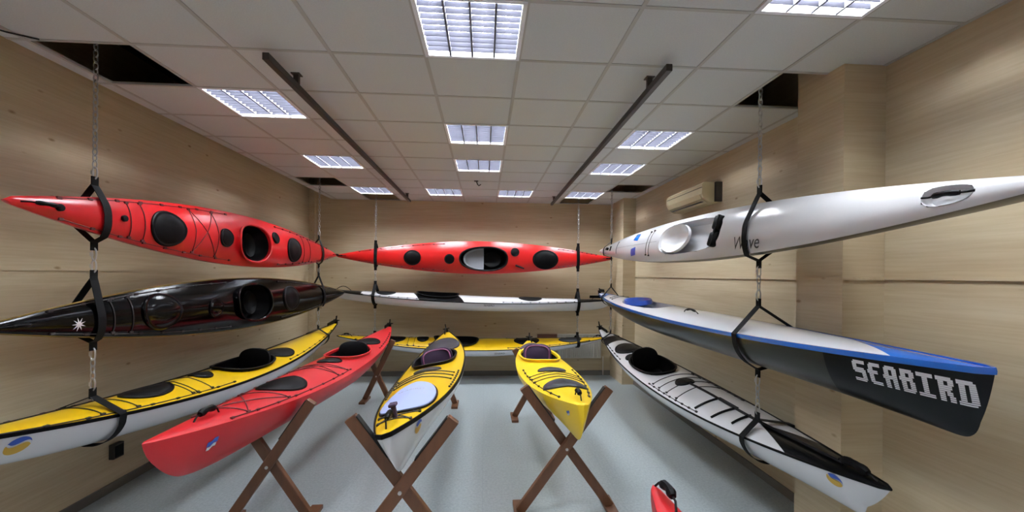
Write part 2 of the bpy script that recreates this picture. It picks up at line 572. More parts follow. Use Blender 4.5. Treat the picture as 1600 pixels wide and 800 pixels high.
LET = {  # 9 x 12 cell block letters
 'S': '011111111 111111111 111000000 111000000 111111110 111111111 011111111 000000111 000000111 000000111 111111111 111111110'.split(),
 'E': '001111111 011111111 011100000 011100000 111111100 111111100 011100000 011100000 011100000 011100000 011111111 001111111'.split(),
 'A': '001111110 011111111 011100111 011100111 011100111 111111111 111111111 011100111 011100111 011100111 011100111 011100111'.split(),
 'B': '011111110 011111111 011100111 011100111 111111110 111111110 011100111 011100111 011100111 011100111 011111111 011111110'.split(),
 'I': '111111111 111111111 000111000 000111000 000111000 000111000 000111000 000111000 000111000 000111000 111111111 111111111'.split(),
 'R': '111111110 111111111 011100111 011100111 011111110 011111110 011111100 011101110 011101110 011100111 011100111 011100111'.split(),
 'D': '111111110 111111111 011100111 011100111 011100111 011100111 011100111 011100111 011100111 011100111 111111111 111111110'.split(),
}
def lettering(k, text, x0, x1, ztop, zh, side, m='letter', slope=0.0):
    """block letters cut by thin gaps that widen downwards; reads from x0 to x1"""
    bm = NB(); n = len(text); step = (x1-x0)/n
    for i, ch in enumerate(text):
        g = LET[ch]; cw = step*.86/9
        for r in range(12):
            v0 = r/12; v1 = v0+(1-(.03+.30*v0))/12
            c = 0
            while c < 9:
                if g[r][c] == '1':
                    e = c
                    while e < 9 and g[r][e] == '1': e += 1
                    xa, xb = x0+i*step+c*cw, x0+i*step+e*cw
                    V = []
                    for t in range(5):
                        x = xa+(xb-xa)*t/4; zt = ztop+slope*(x-x0)
                        V.append([bm.verts.new((x, side*(k.hully(x, z)+.003), z)) for z in (zt-zh*v0, zt-zh*v1)])
                    for a, b in zip(V, V[1:]): bm.faces.new((a[0], a[1], b[1], b[0]))
                    c = e
                else: c += 1
    return obj('lettering', bm, m, k.root)

def font_marks(k, text, x, y, size, m, direction=1, shear=.3, off=.004):
    """small printed word on the deck, laid on the deck surface"""
    cu = bpy.data.curves.new('word', 'FONT'); cu.body = text; cu.size = size; cu.shear = shear
    cu.resolution_u = 3
    tmp = bpy.data.objects.new('word', cu); COL.objects.link(tmp)
    bpy.context.view_layer.update()
    me = bpy.data.meshes.new_from_object(tmp.evaluated_get(bpy.context.evaluated_depsgraph_get()))
    bpy.data.objects.remove(tmp); bpy.data.curves.remove(cu)
    for v in me.vertices:
        X, Y = x+direction*v.co.x, y+direction*v.co.y
        v.co = (X, Y, k.deckz(X, Y)+off)
    me.materials.clear(); me.materials.append(M[m])
    o = bpy.data.objects.new('lettering', me); COL.objects.link(o); o.parent = k.root
    return o

def deck_patch(k, outline, m, name, off=.004, nu=10):
    """a marking or mat on the deck between two edges: outline = list of (x, ylo, yhi)"""
    bm = NB(); V = []
    for x, a, b in outline:
        V.append([bm.verts.new((x, a+(b-a)*j/nu, k.deckz(x, a+(b-a)*j/nu)+off)) for j in range(nu+1)])
    for p, q in zip(V, V[1:]):
        for j in range(nu): bm.faces.new((p[j], p[j+1], q[j+1], q[j]))
    return obj(name, bm, m, k.root, True)

# ------------------------------------------------------------------ the boats
G_WALL = 'kayaks and skis hung in slings'
G_STAND = 'kayaks resting on trestles'

# --- left wall, top: red sea kayak turned on its side, deck to the room
k1 = craft('sea_kayak', 'red sea kayak hung on its side at the top of the left wall', 'kayak', G_WALL,
           (-2.60, 2.46, 2.325), (-2.475, 7.26, 2.245), (1, 0, .10), W=.262, rise=.05, D=.2, crown=.07, ridge=.02,
           pe=2.0, qe=1.0, mb=6, ms=6, deck='red', hull='red', dEnd=(.15, .11),
           holes=[Oval(.06, .03, .29, .19, 2.4, .05)])
cockpit(k1, Oval(.06, .03, .29, .19, 2.4, .05), rim='red', depth=.2)
hatch(k1, 1.27, .02, .17, .135); hatch(k1, .56, .02, .095, .085); hatch(k1, -.41, -.08, .07, .065); hatch(k1, -.87, .03, .18, .15)
toggle(k1, 2.22, r=.014, lift=.03); toggle(k1, -2.3, r=.012, ln=.09)
perimeter(k1, .45, 2.1, m='redcord', r=.003); perimeter(k1, -2.0, -.5, m='redcord', r=.003)
bungees(k1, (.68, .98), m='redcord', r=.0035); bungees(k1, (1.5, 1.62), m='redcord', r=.0035, cross=False)
bungees(k1, (-1.15, -1.35), m='redcord', r=.0035, cross=False)
hatch(k1, 1.68, .0, .022, .022, ring=False); hatch(k1, 2.12, .0, .022, .022, ring=False)

# --- left wall, middle: gloss black sea kayak
k2 = craft('sea_kayak', 'gloss black sea kayak hung on its side in the middle of the left wall', 'kayak', G_WALL,
           (-2.64, 2.40, 1.625), (-2.42, 7.5, 1.61), (1, 0, .12), W=.255, rise=.06, D=.2, crown=.07, ridge=.03,
           pe=2.0, mb=6, ms=6, deck='black', hull='black', seam=('goldline', .004), dEnd=(.15, .11),
           holes=[Oval(.13, 0, .31, .19, 2.4, .1)])
cockpit(k2, Oval(.13, 0, .31, .19, 2.4, .1), rim='black', depth=.2)
hatch(k2, 1.38, 0, .18, .14, 'black'); hatch(k2, -.70, 0, .19, .15); hatch(k2, .78, .02, .09, .085, 'black')
toggle(k2, -2.4, r=.013, ln=.08); toggle(k2, 2.4, r=.013, ln=.08)
perimeter(k2, .5, 2.2); perimeter(k2, -2.2, -.5); bungees(k2, (1.65, 1.8), cross=False)
def star(k, x, y, r):
    bm = NB(); n = 9
    for i in range(n):
        a = 2*PI*i/n; c, s_ = math.cos(a), math.sin(a)
        P = [(x+.25*r*c-.12*r*s_, y+.25*r*s_+.12*r*c), (x+r*c, y+r*s_), (x+.25*r*c+.12*r*s_, y+.25*r*s_-.12*r*c), (x, y)]
        bm.faces.new([bm.verts.new((px, py, k.deckz(px, py)+.004)) for px, py in P])
    obj('emblem', bm, 'letter', k.root)
star(k2, 2.05, .03, .045)

# --- left wall, bottom: yellow over white
k3 = craft('sea_kayak', 'yellow and white sea kayak hung lowest on the left wall', 'kayak', G_WALL,
           (-2.66, 2.05, 1.12), (-2.50, 7.38, 1.10), (.10, 0, 1), W=.275, rise=.22, D=.21, crown=.055, ridge=.035,
           pe=2.1, mb=10, ms=8, deck='yellow', hull='white', seam=('rubber', .022), dEnd=(.19, .10), re=2.0,
           holes=[Oval(-.05, 0, .40, .20, 2.4, .12)])
cockpit(k3, Oval(-.05, 0, .40, .20, 2.4, .12), back='rubber', backh=.09, depth=.22)
hatch(k3, 1.22, .0, .21, .12); hatch(k3, .62, 0, .10, .09); hatch(k3, -.72, .05, .2, .14)
perimeter(k3, .5, 2.3); perimeter(k3, -2.2, -.6); bungees(k3, (.78, .95, 1.0), cross=False); bungees(k3, (1.5, 1.75), cross=False)
toggle(k3, 2.36, r=.018, ln=.12); rudder(k3, size=.9)
swirl(k3, 2.20, -.14, .050, 1, rot=-.3)

# --- red plastic kayak on the left pair of trestles
k4 = craft('sea_kayak', 'red plastic kayak lying on the two left trestles', 'kayak', G_STAND,
           (-1.655, 2.17, 1.10), (-1.62, 7.45, 1.035), (.03, 0, 1), W=.29, rise=.14, D=.23, crown=.055, ridge=.03,
           pe=2.3, rake=.06, mb=9, ms=9, deck='redp', hull='redp', dEnd=(.34, .14), nend=1.2, nmid=2.4, nex=.8,
           holes=[Oval(-.42, 0, .42, .21, 2.4, .12)])
cockpit(k4, Oval(-.42, 0, .42, .21, 2.4, .12), rim='redp', back='rubber', backh=.07, depth=.22)
hatch(k4, 1.22, 0, .21, .17); hatch(k4, .12, -.02, .12, .12); hatch(k4, -1.25, 0, .22, .16)
perimeter(k4, .3, 2.1, m='redcord'); perimeter(k4, -2.1, -1.0, m='redcord')
bungees(k4, (.35, .6), m='redcord'); bungees(k4, (1.5, 1.95), m='redcord')
toggle(k4, 2.16, r=.022, ln=.13); rudder(k4, size=.9)
def banner(k, x, z, a, side):
    w = lambda u: .12*a*math.sin(u*5)
    g1 = [[(x-side*a*u, z+a*(.75*v)+w(u)+.35*a*u) for v in (-.1, .3, .7, 1.0)] for u in [-1+2*i/8 for i in range(9)]]
    g2 = [[(x-side*a*u*.8, z+a*(-.75*v)+w(u)+.35*a*u-.1*a) for v in (.1, .4, .8)] for u in [-1+2*i/8 for i in range(9)]]
    sticker(k, [g1], 'navy', 'emblem', side); sticker(k, [g2], 'letter', 'emblem', side)
banner(k4, 2.24, -.15, .035, 1)

# --- yellow over white kayak, middle trestles
k5 = craft('sea_kayak', 'yellow and white kayak with a pale blue lid on the middle trestles', 'kayak', G_STAND,
           (-.545, 2.32, 1.06), (-.585, 6.75, 1.03), (-.2, 0, 1), W=.305, tipw=.03, rise=.13, D=.20, crown=.06, ridge=.03,
           pe=2.4, rake=.05, mb=12, ms=9, deck='yellow', hull='white', seam=('rubber', .026), dEnd=(.34, .12), nend=1.05, nmid=2.3, nex=.7,
           holes=[Oval(-.30, 0, .42, .225, 2.6, .08)])
cockpit(k5, Oval(-.30, 0, .42, .225, 2.6, .08), back='purple', backh=.05, depth=.22, skirt='pink')
hatch(k5, 1.36, 0, .40, .19, 'padblue', n=2.2, hgt=.02, ring=False)
bm = NB(); tube(bm, [(x, y, k5.deckz(x, y)+.008) for x, y in Oval(1.36, 0, .405, .195, 2.2).pts(48)], .008, 6, True)
obj('lid_gasket', bm, 'rubber', k5.root, True)
hatch(k5, .33, 0, .075, .13, 'hatchgrey'); hatch(k5, -1.17, 0, .44, .225, 'hatchgrey', n=2.3)
bungees(k5, (.45, .58, .72), cross=False, r=.005); perimeter(k5, .35, 1.0, .9)
bungees(k5, (1.74, 1.9), r=.004)
toggle(k5, 1.99, r=.018, ln=.12, lift=.05)
bm = NB(); z = k5.deckz(1.86, 0); box(bm, (1.84, -.014, z), (1.875, .014, z+.075), bev=.005); box(bm, (1.825, -.024, z+.07), (1.89, .024, z+.09), bev=.006)
obj('cleat', bm, 'purple', k5.root)
rudder(k5, size=.9)
word = font_marks(k5, 'SEABIRD', 1.28, -.14, .055, 'white', 1, 0, .029)
for v in word.data.vertices:      # the word runs across the boat
    X, Y = v.co.x-1.28, v.co.y+.14
    v.co.x, v.co.y = 1.24-Y, -.11+X
    v.co.z = k5.deckz(v.co.x, v.co.y)+.027
swirl(k5, 1.84, -.10, .04, 1, rot=-.3)

# --- short yellow kayak, right trestles
k6 = craft('kayak', 'short all yellow plastic kayak on the right trestles', 'kayak', G_STAND,
           (.69, 2.87, 1.05), (.66, 6.2, .98), (.0, 0, 1), W=.28, rise=.10, D=.20, crown=.06, ridge=.02,
           pe=2.3, mb=16, ms=10, deck='yellowp', hull='yellowp', dEnd=(.33, .2), nend=1.1, nmid=2.3, nex=.7, tipw=.03,
           holes=[Oval(-.55, 0, .42, .215, 2.6, .08)])
cockpit(k6, Oval(-.55, 0, .42, .215, 2.6, .08), rim='yellowp', back='purple', backh=.07, depth=.22, skirt='pink')
hatch(k6, 1.0, 0, .13, .175, 'hatchgrey'); hatch(k6, .34, 0, .09, .135, 'hatchgrey'); hatch(k6, -1.18, 0, .16, .17, 'purple')
perimeter(k6, .1, 1.35, .84); bungees(k6, (.48, .6, .72), cross=False)
toggle(k6, 1.49, r=.02, ln=.09, lift=.04); rudder(k6, size=.8)
banner(k6, 1.50, -.10, .022, -1)

# --- back wall, top: red sea kayak on its side
k7 = craft('sea_kayak', 'red sea kayak hung on its side along the back wall', 'kayak', G_WALL,
           (-2.65, 7.74, 2.255), (2.37, 7.74, 2.265), (0, -1, .06), W=.285, rise=.05, D=.18, crown=.07, ridge=.015,
           pe=1.9, mb=6, ms=6, deck='orange_red', hull='orange_red', dEnd=(.1, .1),
           holes=[Oval(-.12, .03, .42, .20, 2.3, .08)])
cockpit(k7, Oval(-.12, .03, .42, .20, 2.3, .08), depth=.2, liner=('greyseat', .95))
hatch(k7, 1.16, .02, .145, .13); hatch(k7, .5, .04, .085, .085); hatch(k7, -.69, -.10, .075, .075); hatch(k7, -1.25, .03, .225, .17)
bm = NB(); z = k7.deckz(-.77, .17); tube(bm, [(-.70, .14, z+.01), (-.86, .20, k7.deckz(-.86, .2)+.012)], [.016, .011], 8)
obj('rudder_lever', bm, 'rubber', k7.root, True)
toggle(k7, -2.42, r=.013, ln=.09); toggle(k7, 2.42, r=.012, ln=.08)
perimeter(k7, .6, 2.1, m='redcord', r=.003); perimeter(k7, -2.2, -1.5, m='redcord', r=.003)

# --- back wall, middle: white with black bow, stern and saddle
def pat8(x, y):
    if x > 1.92 or x < -2.02: return 1
    if .22-.5*y < x < 1.02-.6*y: return 1
    return 0
k8 = craft('sea_kayak', 'white sea kayak with black patches hung in the middle of the back wall', 'kayak', G_WALL,
           (-2.9, 7.74, 1.66), (2.38, 7.74, 1.50), (0, -.16, 1), W=.26, rise=.09, D=.19, crown=.05, ridge=.03,
           pe=2.0, mb=10, ms=12, deck=('white', 'blackpaint'), hull='white', seam=('rubber', .014), dEnd=(.14, .2),
           planes=[((1.92, 0, 0), (1, 0, 0)), ((-2.02, 0, 0), (1, 0, 0)), ((.22, 0, 0), (1, .5, 0)), ((1.02, 0, 0), (1, .6, 0))], pattern=pat8,
           holes=[Oval(.58, 0, .36, .17, 2.4, .1)])
cockpit(k8, Oval(.58, 0, .36, .17, 2.4, .1))
hatch(k8, 1.5, 0, .16, .12); hatch(k8, -1.1, 0, .2, .14)
toggle(k8, -2.35, r=.016, ln=.1); rudder(k8, upright=False)
bm = NB(); tube(bm, [(2.38-.26*i/8, 0, k8.deckz(2.38-.26*i/8, 0)+.005+.07*math.sin(PI*i/8)) for i in range(9)], .006, 6)
obj('carry_handle', bm, 'rubber', k8.root, True)
perimeter(k8, .6, 1.9); perimeter(k8, -1.9, -.6)
word = font_marks(k8, 'SEABIRD', -.1, -.20, .05, 'dark', 1, .2)
for v in word.data.vertices:      # small grey word on the hull side
    X, Z = -v.co.x, v.co.y
    v.co = (X-.35, 0, -.145+(Z+.20))
    v.co.y = (k8.hully(v.co.x, v.co.z)+.004)

# --- back wall, bottom: yellow over white
k9 = craft('sea_kayak', 'yellow and white sea kayak hung lowest on the back wall', 'kayak', G_WALL,
           (-2.62, 7.74, .83), (2.28, 7.74, .80), (0, -.22, 1), W=.28, rise=.15, D=.18, crown=.06, ridge=.05,
           pe=2.1, mb=8, ms=8, deck='yellow', hull='white', seam=('rubber', .012), dEnd=(.06, .07), re=2.0,
           holes=[Oval(.33, 0, .38, .2, 2.4, .12)])
cockpit(k9, Oval(.33, 0, .38, .2, 2.4, .12))
hatch(k9, 1.45, 0, .2, .13); hatch(k9, .93, .02, .1, .09); hatch(k9, -.95, 0, .22, .15); hatch(k9, -1.75, .02, .2, .09, 'hatchgrey')
toggle(k9, 2.28, r=.014, ln=.09); toggle(k9, -2.28, r=.014, ln=.09)
perimeter(k9, .6, 2.1); perimeter(k9, -2.1, -.6); bungees(k9, (1.07, 1.18), cross=False)
word = font_marks(k9, 'SEABIRD', -.1, -.20, .05, 'dark', 1, .2)
for v in word.data.vertices:
    X, Z = -v.co.x, v.co.y
    v.co = (X-.45, 0, -.225+(Z+.20))
    v.co.y = (k9.hully(v.co.x, v.co.z)+.004)

# --- right wall, top: white surf ski, deck to the room
ov10 = Oval(.20, 0, .60, .165, 3.2, .1)
k10 = craft('surf_ski', 'white surf ski hung on its side at the top of the right wall', 'surf ski', G_WALL,
            (2.03, 1.33, 2.30), (1.93, 7.05, 2.36), (-1, 0, .30), W=.215, rise=.03, D=.19, crown=.07, ridge=.01,
            pe=2.2, mb=14, ms=8, deck='white', hull=('carbon', 'navy'), dEnd=(.16, .06), holes=[ov10, Oval(2.47, 0, .10, .045, 2.6, .2)],
            hullpat=lambda x, y, z: 1 if x > 2.74 else 0, hullplanes=[((2.74, 0, 0), (1, 0, 0))])
bm = NB(); rr = []
for f, dzz in ((1.0, 0), (.98, -.03), (.95, -.09), (.88, -.13), (.5, -.15), (.1, -.15)):
    rr.append([(x, y, (k10.deckz(*b)+dzz) if dzz > -.05 else k10.deckz(.2, 0)+dzz) for (x, y), b in zip(ov10.pts(48, f), ov10.pts(48))])
rings_mesh(bm, rr); obj('cockpit_well', bm, 'white', k10.root, True)
bm = NB(); rr = []; z0 = k10.deckz(.2, 0)
for f, dzz in ((1.0, -.045), (.97, -.02), (.9, -.03), (.75, -.07), (.5, -.105), (.1, -.115)):
    rr.append([(-.08+.30*f*math.cos(2*PI*i/32), .155*f*math.sin(2*PI*i/32), z0+dzz) for i in range(32)])
rings_mesh(bm, rr); obj('seat', bm, 'white', k10.root, True)
for s in (1, -1):
    bm = NB(); box(bm, (.645, .010 if s > 0 else -.138, z0-.14), (.74, .138 if s > 0 else -.010, z0+.02), bev=.02)
    bmesh.ops.rotate(bm, cent=(.68, 0, z0-.06), matrix=Matrix.Rotation(.35, 3, 'Y'), verts=bm.verts)
    p_ = obj('foot_pedal', bm, 'rubber', k10.root, True)
bm = NB(); tube(bm, [(.71, 0, z0-.1), (.78, 0, z0+.0)], .012, 6); box(bm, (.70, -.14, z0-.08), (.725, .14, z0+.012))
obj('footplate_bar', bm, 'rubber', k10.root)
ovh = Oval(2.47, 0, .10, .045, 2.6, .2)
bm = NB(); rr = []
for f, dzz in ((1.0, .002), (.93, -.02), (.8, -.035), (.2, -.035)):
    rr.append([(x, y, k10.deckz(*b)+dzz) for (x, y), b in zip(ovh.pts(32, f), ovh.pts(32))])
rings_mesh(bm, rr); obj('handle_recess', bm, 'white', k10.root, True)
toggle(k10, 2.47, r=.014, ln=.105, lift=.0, name='carry_handle')
for s in (1, -1):
    deck_patch(k10, [(-1.24+.16*i/6, s*(.06-.02*i/6) if s > 0 else -.15+.012*i/6, (.15-.012*i/6) if s > 0 else -.06+.02*i/6) for i in range(7)], 'blue' if s > 0 else 'navy', 'marking')
lines(k10, [[(-.74, -.15), (-.74, .13)], [(-.66, -.16), (-.66, .14)]], 'cord', .0025, 'bungee_cord')
lines(k10, [[(-1.86, -.09), (-1.86, .09)]], 'dark', .004, 'deck_line', False)
lines(k10, [[(-1.84, -.01), (-.46, -.01)]], 'dark', .0012, 'deck_line', False)
font_marks(k10, 'Wave', .97, -.17, .13, 'dark', 1, .45)
bm = NB(); x = -2.3; z = k10.deckz(x, 0); box(bm, (x-.05, -.02, z-.01), (x+.03, .02, z+.03), bev=.008); box(bm, (x+.12, -.035, z-.01), (x+.15, .035, z+.015))
obj('rudder', bm, 'rubber', k10.root)

# --- right wall, middle: white and blue ski with a carbon hull
def pat11(x, y):
    if x > 2.26-3.0*y: return 1
    if x < -2.25 and x > -2.5: return 1
    return 0
ov11 = Oval(-.75, 0, .62, .165, 3.0, .1)
k11 = craft('surf_ski', 'blue and white surf ski with dark hull hung in the middle of the right wall', 'surf ski', G_WALL,
            (2.10, 1.61, 1.565), (2.0, 7.3, 1.635), (-.13, 0, 1), W=.235, rise=.06, D=.235, crown=.06, ridge=.02,
            pe=2.3, rake=.05, mb=100, ms=10, deck=('white', 'blue'), hull=('carbon', 'blackpaint'), seam=('blue', .03), dEnd=(.335, .05), nend=1.35, tipw=.02,
            planes=[((2.26, 0, 0), (1, 3.0, 0)), ((-2.25, 0, 0), (1, 0, 0)), ((-2.5, 0, 0), (1, 0, 0))], pattern=pat11, holes=[ov11],
            hullpat=lambda x, y, z: 1 if x > 2.12 else 0, hullplanes=[((2.12, 0, 0), (1, 0, 0))])
bm = NB(); rr = []
for f, dzz in ((1.0, 0), (.98, -.03), (.95, -.09), (.88, -.14), (.5, -.16), (.1, -.16)):
    rr.append([(x, y, (k11.deckz(*b)+dzz) if dzz > -.05 else k11.deckz(-.75, 0)+dzz) for (x, y), b in zip(ov11.pts(48, f), ov11.pts(48))])
rings_mesh(bm, rr); obj('cockpit_well', bm, 'white', k11.root, True)
bm = NB(); rr = []; z0 = k11.deckz(-.9, 0)
for f, dzz in ((1.0, -.03), (.95, .02), (.85, .015), (.6, -.06), (.1, -.08)):
    rr.append([(-1.05+.30*f*math.cos(2*PI*i/32), .16*f*math.sin(2*PI*i/32), z0+dzz) for i in range(32)])
rings_mesh(bm, rr); obj('seat', bm, 'navy', k11.root, True)
toggle(k11, .55, y=-.1, r=.012, ln=.16, lift=.02, name='foot_strap_handle')
lines(k11, [[(-1.75, -.12), (-1.75, .12)], [(-1.9, -.1), (-1.9, .1)]], 'cord', .003, 'bungee_cord')
rudder(k11, upright=False, size=.7)
lettering(k11, 'SEABIRD', 2.285, 2.80, -.052, .118, -1, slope=-.012)

# --- right wall, bottom: white with a black foredeck wedge
def pat12(x, y):
    if x > 1.55 and abs(y) < (x-1.55)*.30: return 1
    if -2.02 < x < -1.72: return 1
    return 0
k12 = craft('sea_kayak', 'white sea kayak with a black bow hung lowest on the right wall', 'kayak', G_WALL,
            (2.13, 2.08, .84), (2.0, 7.25, 1.02), (-.22, 0, 1), W=.275, rise=.15, D=.19, crown=.055, ridge=.03,
            pe=2.1, rake=.12, mb=40, ms=8, deck=('white', 'blackpaint'), hull='white', seam=('rubber', .014), dEnd=(.27, .07), re=2.0,
            planes=[((1.55, 0, 0), (.30, -1, 0)), ((1.55, 0, 0), (.30, 1, 0)), ((-2.02, 0, 0), (1, 0, 0)), ((-1.72, 0, 0), (1, 0, 0))], pattern=pat12,
            holes=[Oval(-.42, 0, .42, .20, 2.4, .12)])
cockpit(k12, Oval(-.42, 0, .42, .20, 2.4, .12), back='rubber', backh=.12, depth=.22)
hatch(k12, -1.28, 0, .22, .16); hatch(k12, -.88, -.09, .1, .08); hatch(k12, .38, 0, .1, .09)
bungees(k12, (.1, .25, .42, .62), cross=False); perimeter(k12, .05, 1.0, .88); perimeter(k12, -2.1, -1.0)
lines(k12, [[(.5, .0), (2.3, .0)]], 'rubber', .012, 'paddle_shaft', False)
lines(k12, [[(.95, -.21), (1.0, .02)], [(1.2, -.2), (1.25, .02)], [(1.42, -.15), (1.42, .02)], [(1.0, .02), (1.25, .02)]], 'rubber', .01, 'deck_netting', False)
toggle(k12, 2.38, r=.026, ln=.16, lift=.03); rudder(k12, size=1.0)
swirl(k12, 2.30, -.085, .040, -1, rot=-.6)

# --- red kayak whose tip just enters the picture at the bottom
k13 = craft('sea_kayak', 'tip of a red kayak with black handle near the bottom edge', 'kayak', G_STAND,
            (.74, 1.80, 1.035), (.80, -3.0, 1.06), (.25, 0, 1), W=.29, rise=.12, D=.2, crown=.06,
            pe=2.2, mb=9, ms=9, deck='redp', hull='redp', dEnd=(.2, .2), holes=[Oval(-.3, 0, .42, .21, 2.4, .1)])
cockpit(k13, Oval(-.3, 0, .42, .21, 2.4, .1), back='rubber')
hatch(k13, 1.3, 0, .2, .14); toggle(k13, 2.28, r=.02, ln=.1); perimeter(k13, .5, 2.0, m='redcord')
# ------------------------------------------------------------------ room shell
def pillar(name, b):
    b.normal_update()
    for f in b.faces: f.material_index = 1 if abs(f.calc_center_median().x-2.5) < .2 and abs(f.normal.y) > .5 else 0
    struct(name, b, None, None, ['wall_y', 'wall_x'])

XL, XR, XRN, YB, YN, H, TOP = -3.27, 2.70, 2.62, 8.20, -3.30, 3.342, 3.95
TX, TY = -2.192, 2.755       # a crossing of the ceiling grid; tiles are 0.6 m
b = NB(); box(b, (XL-.15, YN-.15, -.12), (XR+.15, YB+.15, 0)); struct('floor', b, 'floor')
b = NB(); box(b, (XL-.15, YN, 0), (XL, YB, TOP)); struct('wall_left', b, 'wall_y')
b = NB(); box(b, (XR, 3.0, 0), (XR+.15, YB, TOP)); box(b, (XRN, YN, 0), (XR+.15, 3.0, TOP)); struct('wall_right', b, 'wall_y')
b = NB(); box(b, (XL-.15, YB, 0), (XR+.15, YB+.15, TOP)); struct('wall_back', b, 'wall_x')
b = NB(); box(b, (XL-.15, YN-.15, 0), (XR+.15, YN, TOP)); struct('wall_front', b, 'wall_x')
b = NB(); box(b, (2.33, 2.62, 0), (XR, 3.03, TOP)); pillar('wall_pillar_near', b)
b = NB(); box(b, (2.47, 7.45, 0), (XR, YB, TOP)); pillar('wall_pillar_far', b)
b = NB(); box(b, (XL, YN, TOP), (XR+.15, YB, TOP+.05)); struct('ceiling_slab', b, 'plenum')

LIGHTS = [(3, -1), (3, 2), (3, 4), (0, 1), (0, 4), (0, 7), (6, -2), (6, 2), (6, 4), (6, 7), (2, 7), (4, 7),
          (0, -2), (3, -4), (0, -5), (6, -5), (3, -7), (0, -8), (6, -8)]  # unseen fixtures, added to light the room
HOLES = [(-1, 0), (-1, 6), (0, 8), (7, 0), (7, 6), (6, 8)]
b = NB(); g = NB()
for c in range(-1, 9):
    for r in range(-11, 10):
        x0, x1 = TX+.6*c, TX+.6*(c+1); y0, y1 = TY+.6*r, TY+.6*(r+1)
        x1 = min(x1, XR); y0 = max(y0, YN); y1 = min(y1, YB)
        if x1-x0 < .02 or y1-y0 < .02: continue
        if (c, r) in LIGHTS or (c, r) in HOLES: continue
        box(b, (x0, y0, H), (x1, y1, H+.018))
# narrow border strip; raised cove added so the left wall shows no dark band
box(b, (-2.90, YN, H), (TX-.6, YB, H+.018))
v = [b.verts.new(p) for p in ((-2.90, YN, H+.001), (-2.90, YB, H+.001), (XL, YB, H+.205), (XL, YN, H+.205))]
b.faces.new(v)
struct('ceiling', b, 'tile')
for c in range(-1, 9):
    x = TX+.6*c; box(g, (x-.012, YN, H-.004), (x+.012, YB, H+.012))
for r in range(-10, 10):
    y = TY+.6*r
    if y < YB: box(g, (-2.90, y-.012, H-.0035), (XR, y+.012, H+.012))
struct('trim_1', g, 'grid')
b = NB(); box(b, (XL, YB-.035, 0), (2.47, YB, .09)); struct('baseboard_back', b, 'baseboard')
b = NB(); box(b, (XL, YN, 0), (XL+.018, YB, .075)); struct('baseboard_left', b, 'baseboard')
b = NB(); box(b, (XR-.018, 3.03, 0), (XR, 7.45, .075)); box(b, (XRN-.018, YN, 0), (XRN, 2.62, .075)); struct('baseboard_right', b, 'baseboard')
# joint strips between the upper and lower wall boards
b = NB(); box(b, (XL, YN, 1.938), (XL+.006, YB, 1.956)); struct('trim_2', b, 'wall_y')
b = NB(); box(b, (XL, YB-.006, 1.925), (2.47, YB, 1.943)); struct('trim_3', b, 'wall_x')
b = NB(); box(b, (XR-.012, 3.03, 1.925), (XR, 7.45, 1.947)); box(b, (XRN-.012, YN, 1.935), (XRN, 2.62, 1.957)); struct('trim_4', b, 'wall_y')
b = NB(); box(b, (2.318, 2.608, 1.93), (XRN, 3.042, 1.95)); struct('trim_5', b, 'wall_y')
b = NB(); box(b, (XL, 8.10, 0), (-3.17, YB, TOP)); struct('trim_6', b, 'wall_y')

# ------------------------------------------------------------------ ceiling lights
def make_light():
    o = empty('ceiling_light', '', 'ceiling light', 'recessed louvre lights')
    b = NB(); a = .288
    for s in (-1, 1):
        box(b, (s*a-.012, -.30, H-.006), (s*a+.012, .30, H+.06)); box(b, (-.30, s*a-.012, H-.006), (.30, s*a+.012, H+.06))
    box(b, (-.3, -.3, H+.10), (.3, .3, H+.11))
    for s in (-1, 1):
        box(b, (s*.295-.005, -.3, H+.05), (s*.295+.005, .3, H+.10)); box(b, (-.3, s*.295-.005, H+.05), (.3, s*.295+.005, H+.10))
    obj('frame', b, 'lightframe', o)
    b = NB()
    for i in range(1, 10):
        y = -.276+.552*i/10; box(b, (-.276, y-.002, H-.002), (.276, y+.002, H+.027))
    obj('louvre', b, 'louver', o)
    b = NB()
    for i in (1, 2, 3):
        x = -.276+.552*i/4; box(b, (x-.006, -.276, H-.004), (x+.006, .276, H+.034))
    obj('divider', b, 'divider', o)
    for i in range(4):
        x = -.276+.552*(i+.5)/4
        b = NB(); tube(b, [(x, -.27, H+.062), (x, .27, H+.062)], .013, 6)
        obj('fluorescent_tube', b, 'tube', o)
    return o
proto = make_light()
NAMES = {(3, -1): 'large bright louvre ceiling light nearest the top centre', (3, 2): 'ceiling light second along the centre row',
         (3, 4): 'ceiling light third along the centre row', (0, 1): 'ceiling light on the left just past the first dark opening',
         (0, 4): 'ceiling light second along the left row', (0, 7): 'farthest ceiling light of the left row, beside a dark opening',
         (6, -2): 'ceiling light cut by the top right edge', (6, 2): 'ceiling light on the right just past the first rail end',
         (6, 4): 'ceiling light second past the rail on the right, above the air conditioner', (6, 7): 'farthest ceiling light of the right row, beside a dark opening',
         (2, 7): 'small far ceiling light left of centre by the back wall', (4, 7): 'small far ceiling light right of centre by the back wall'}
for i, (c, r) in enumerate(LIGHTS):
    if i == 0: o = proto
    else:
        o = proto.copy(); COL.objects.link(o)
        for ch in list(proto.children):
            d = ch.copy(); COL.objects.link(d); d.parent = o
    o.location = (TX+.6*c+.3, TY+.6*r+.3, 0)
    if (c, r) in NAMES: o['label'] = NAMES[(c, r)]
    else: o['label'] = 'unseen louvre ceiling light added to light the room'

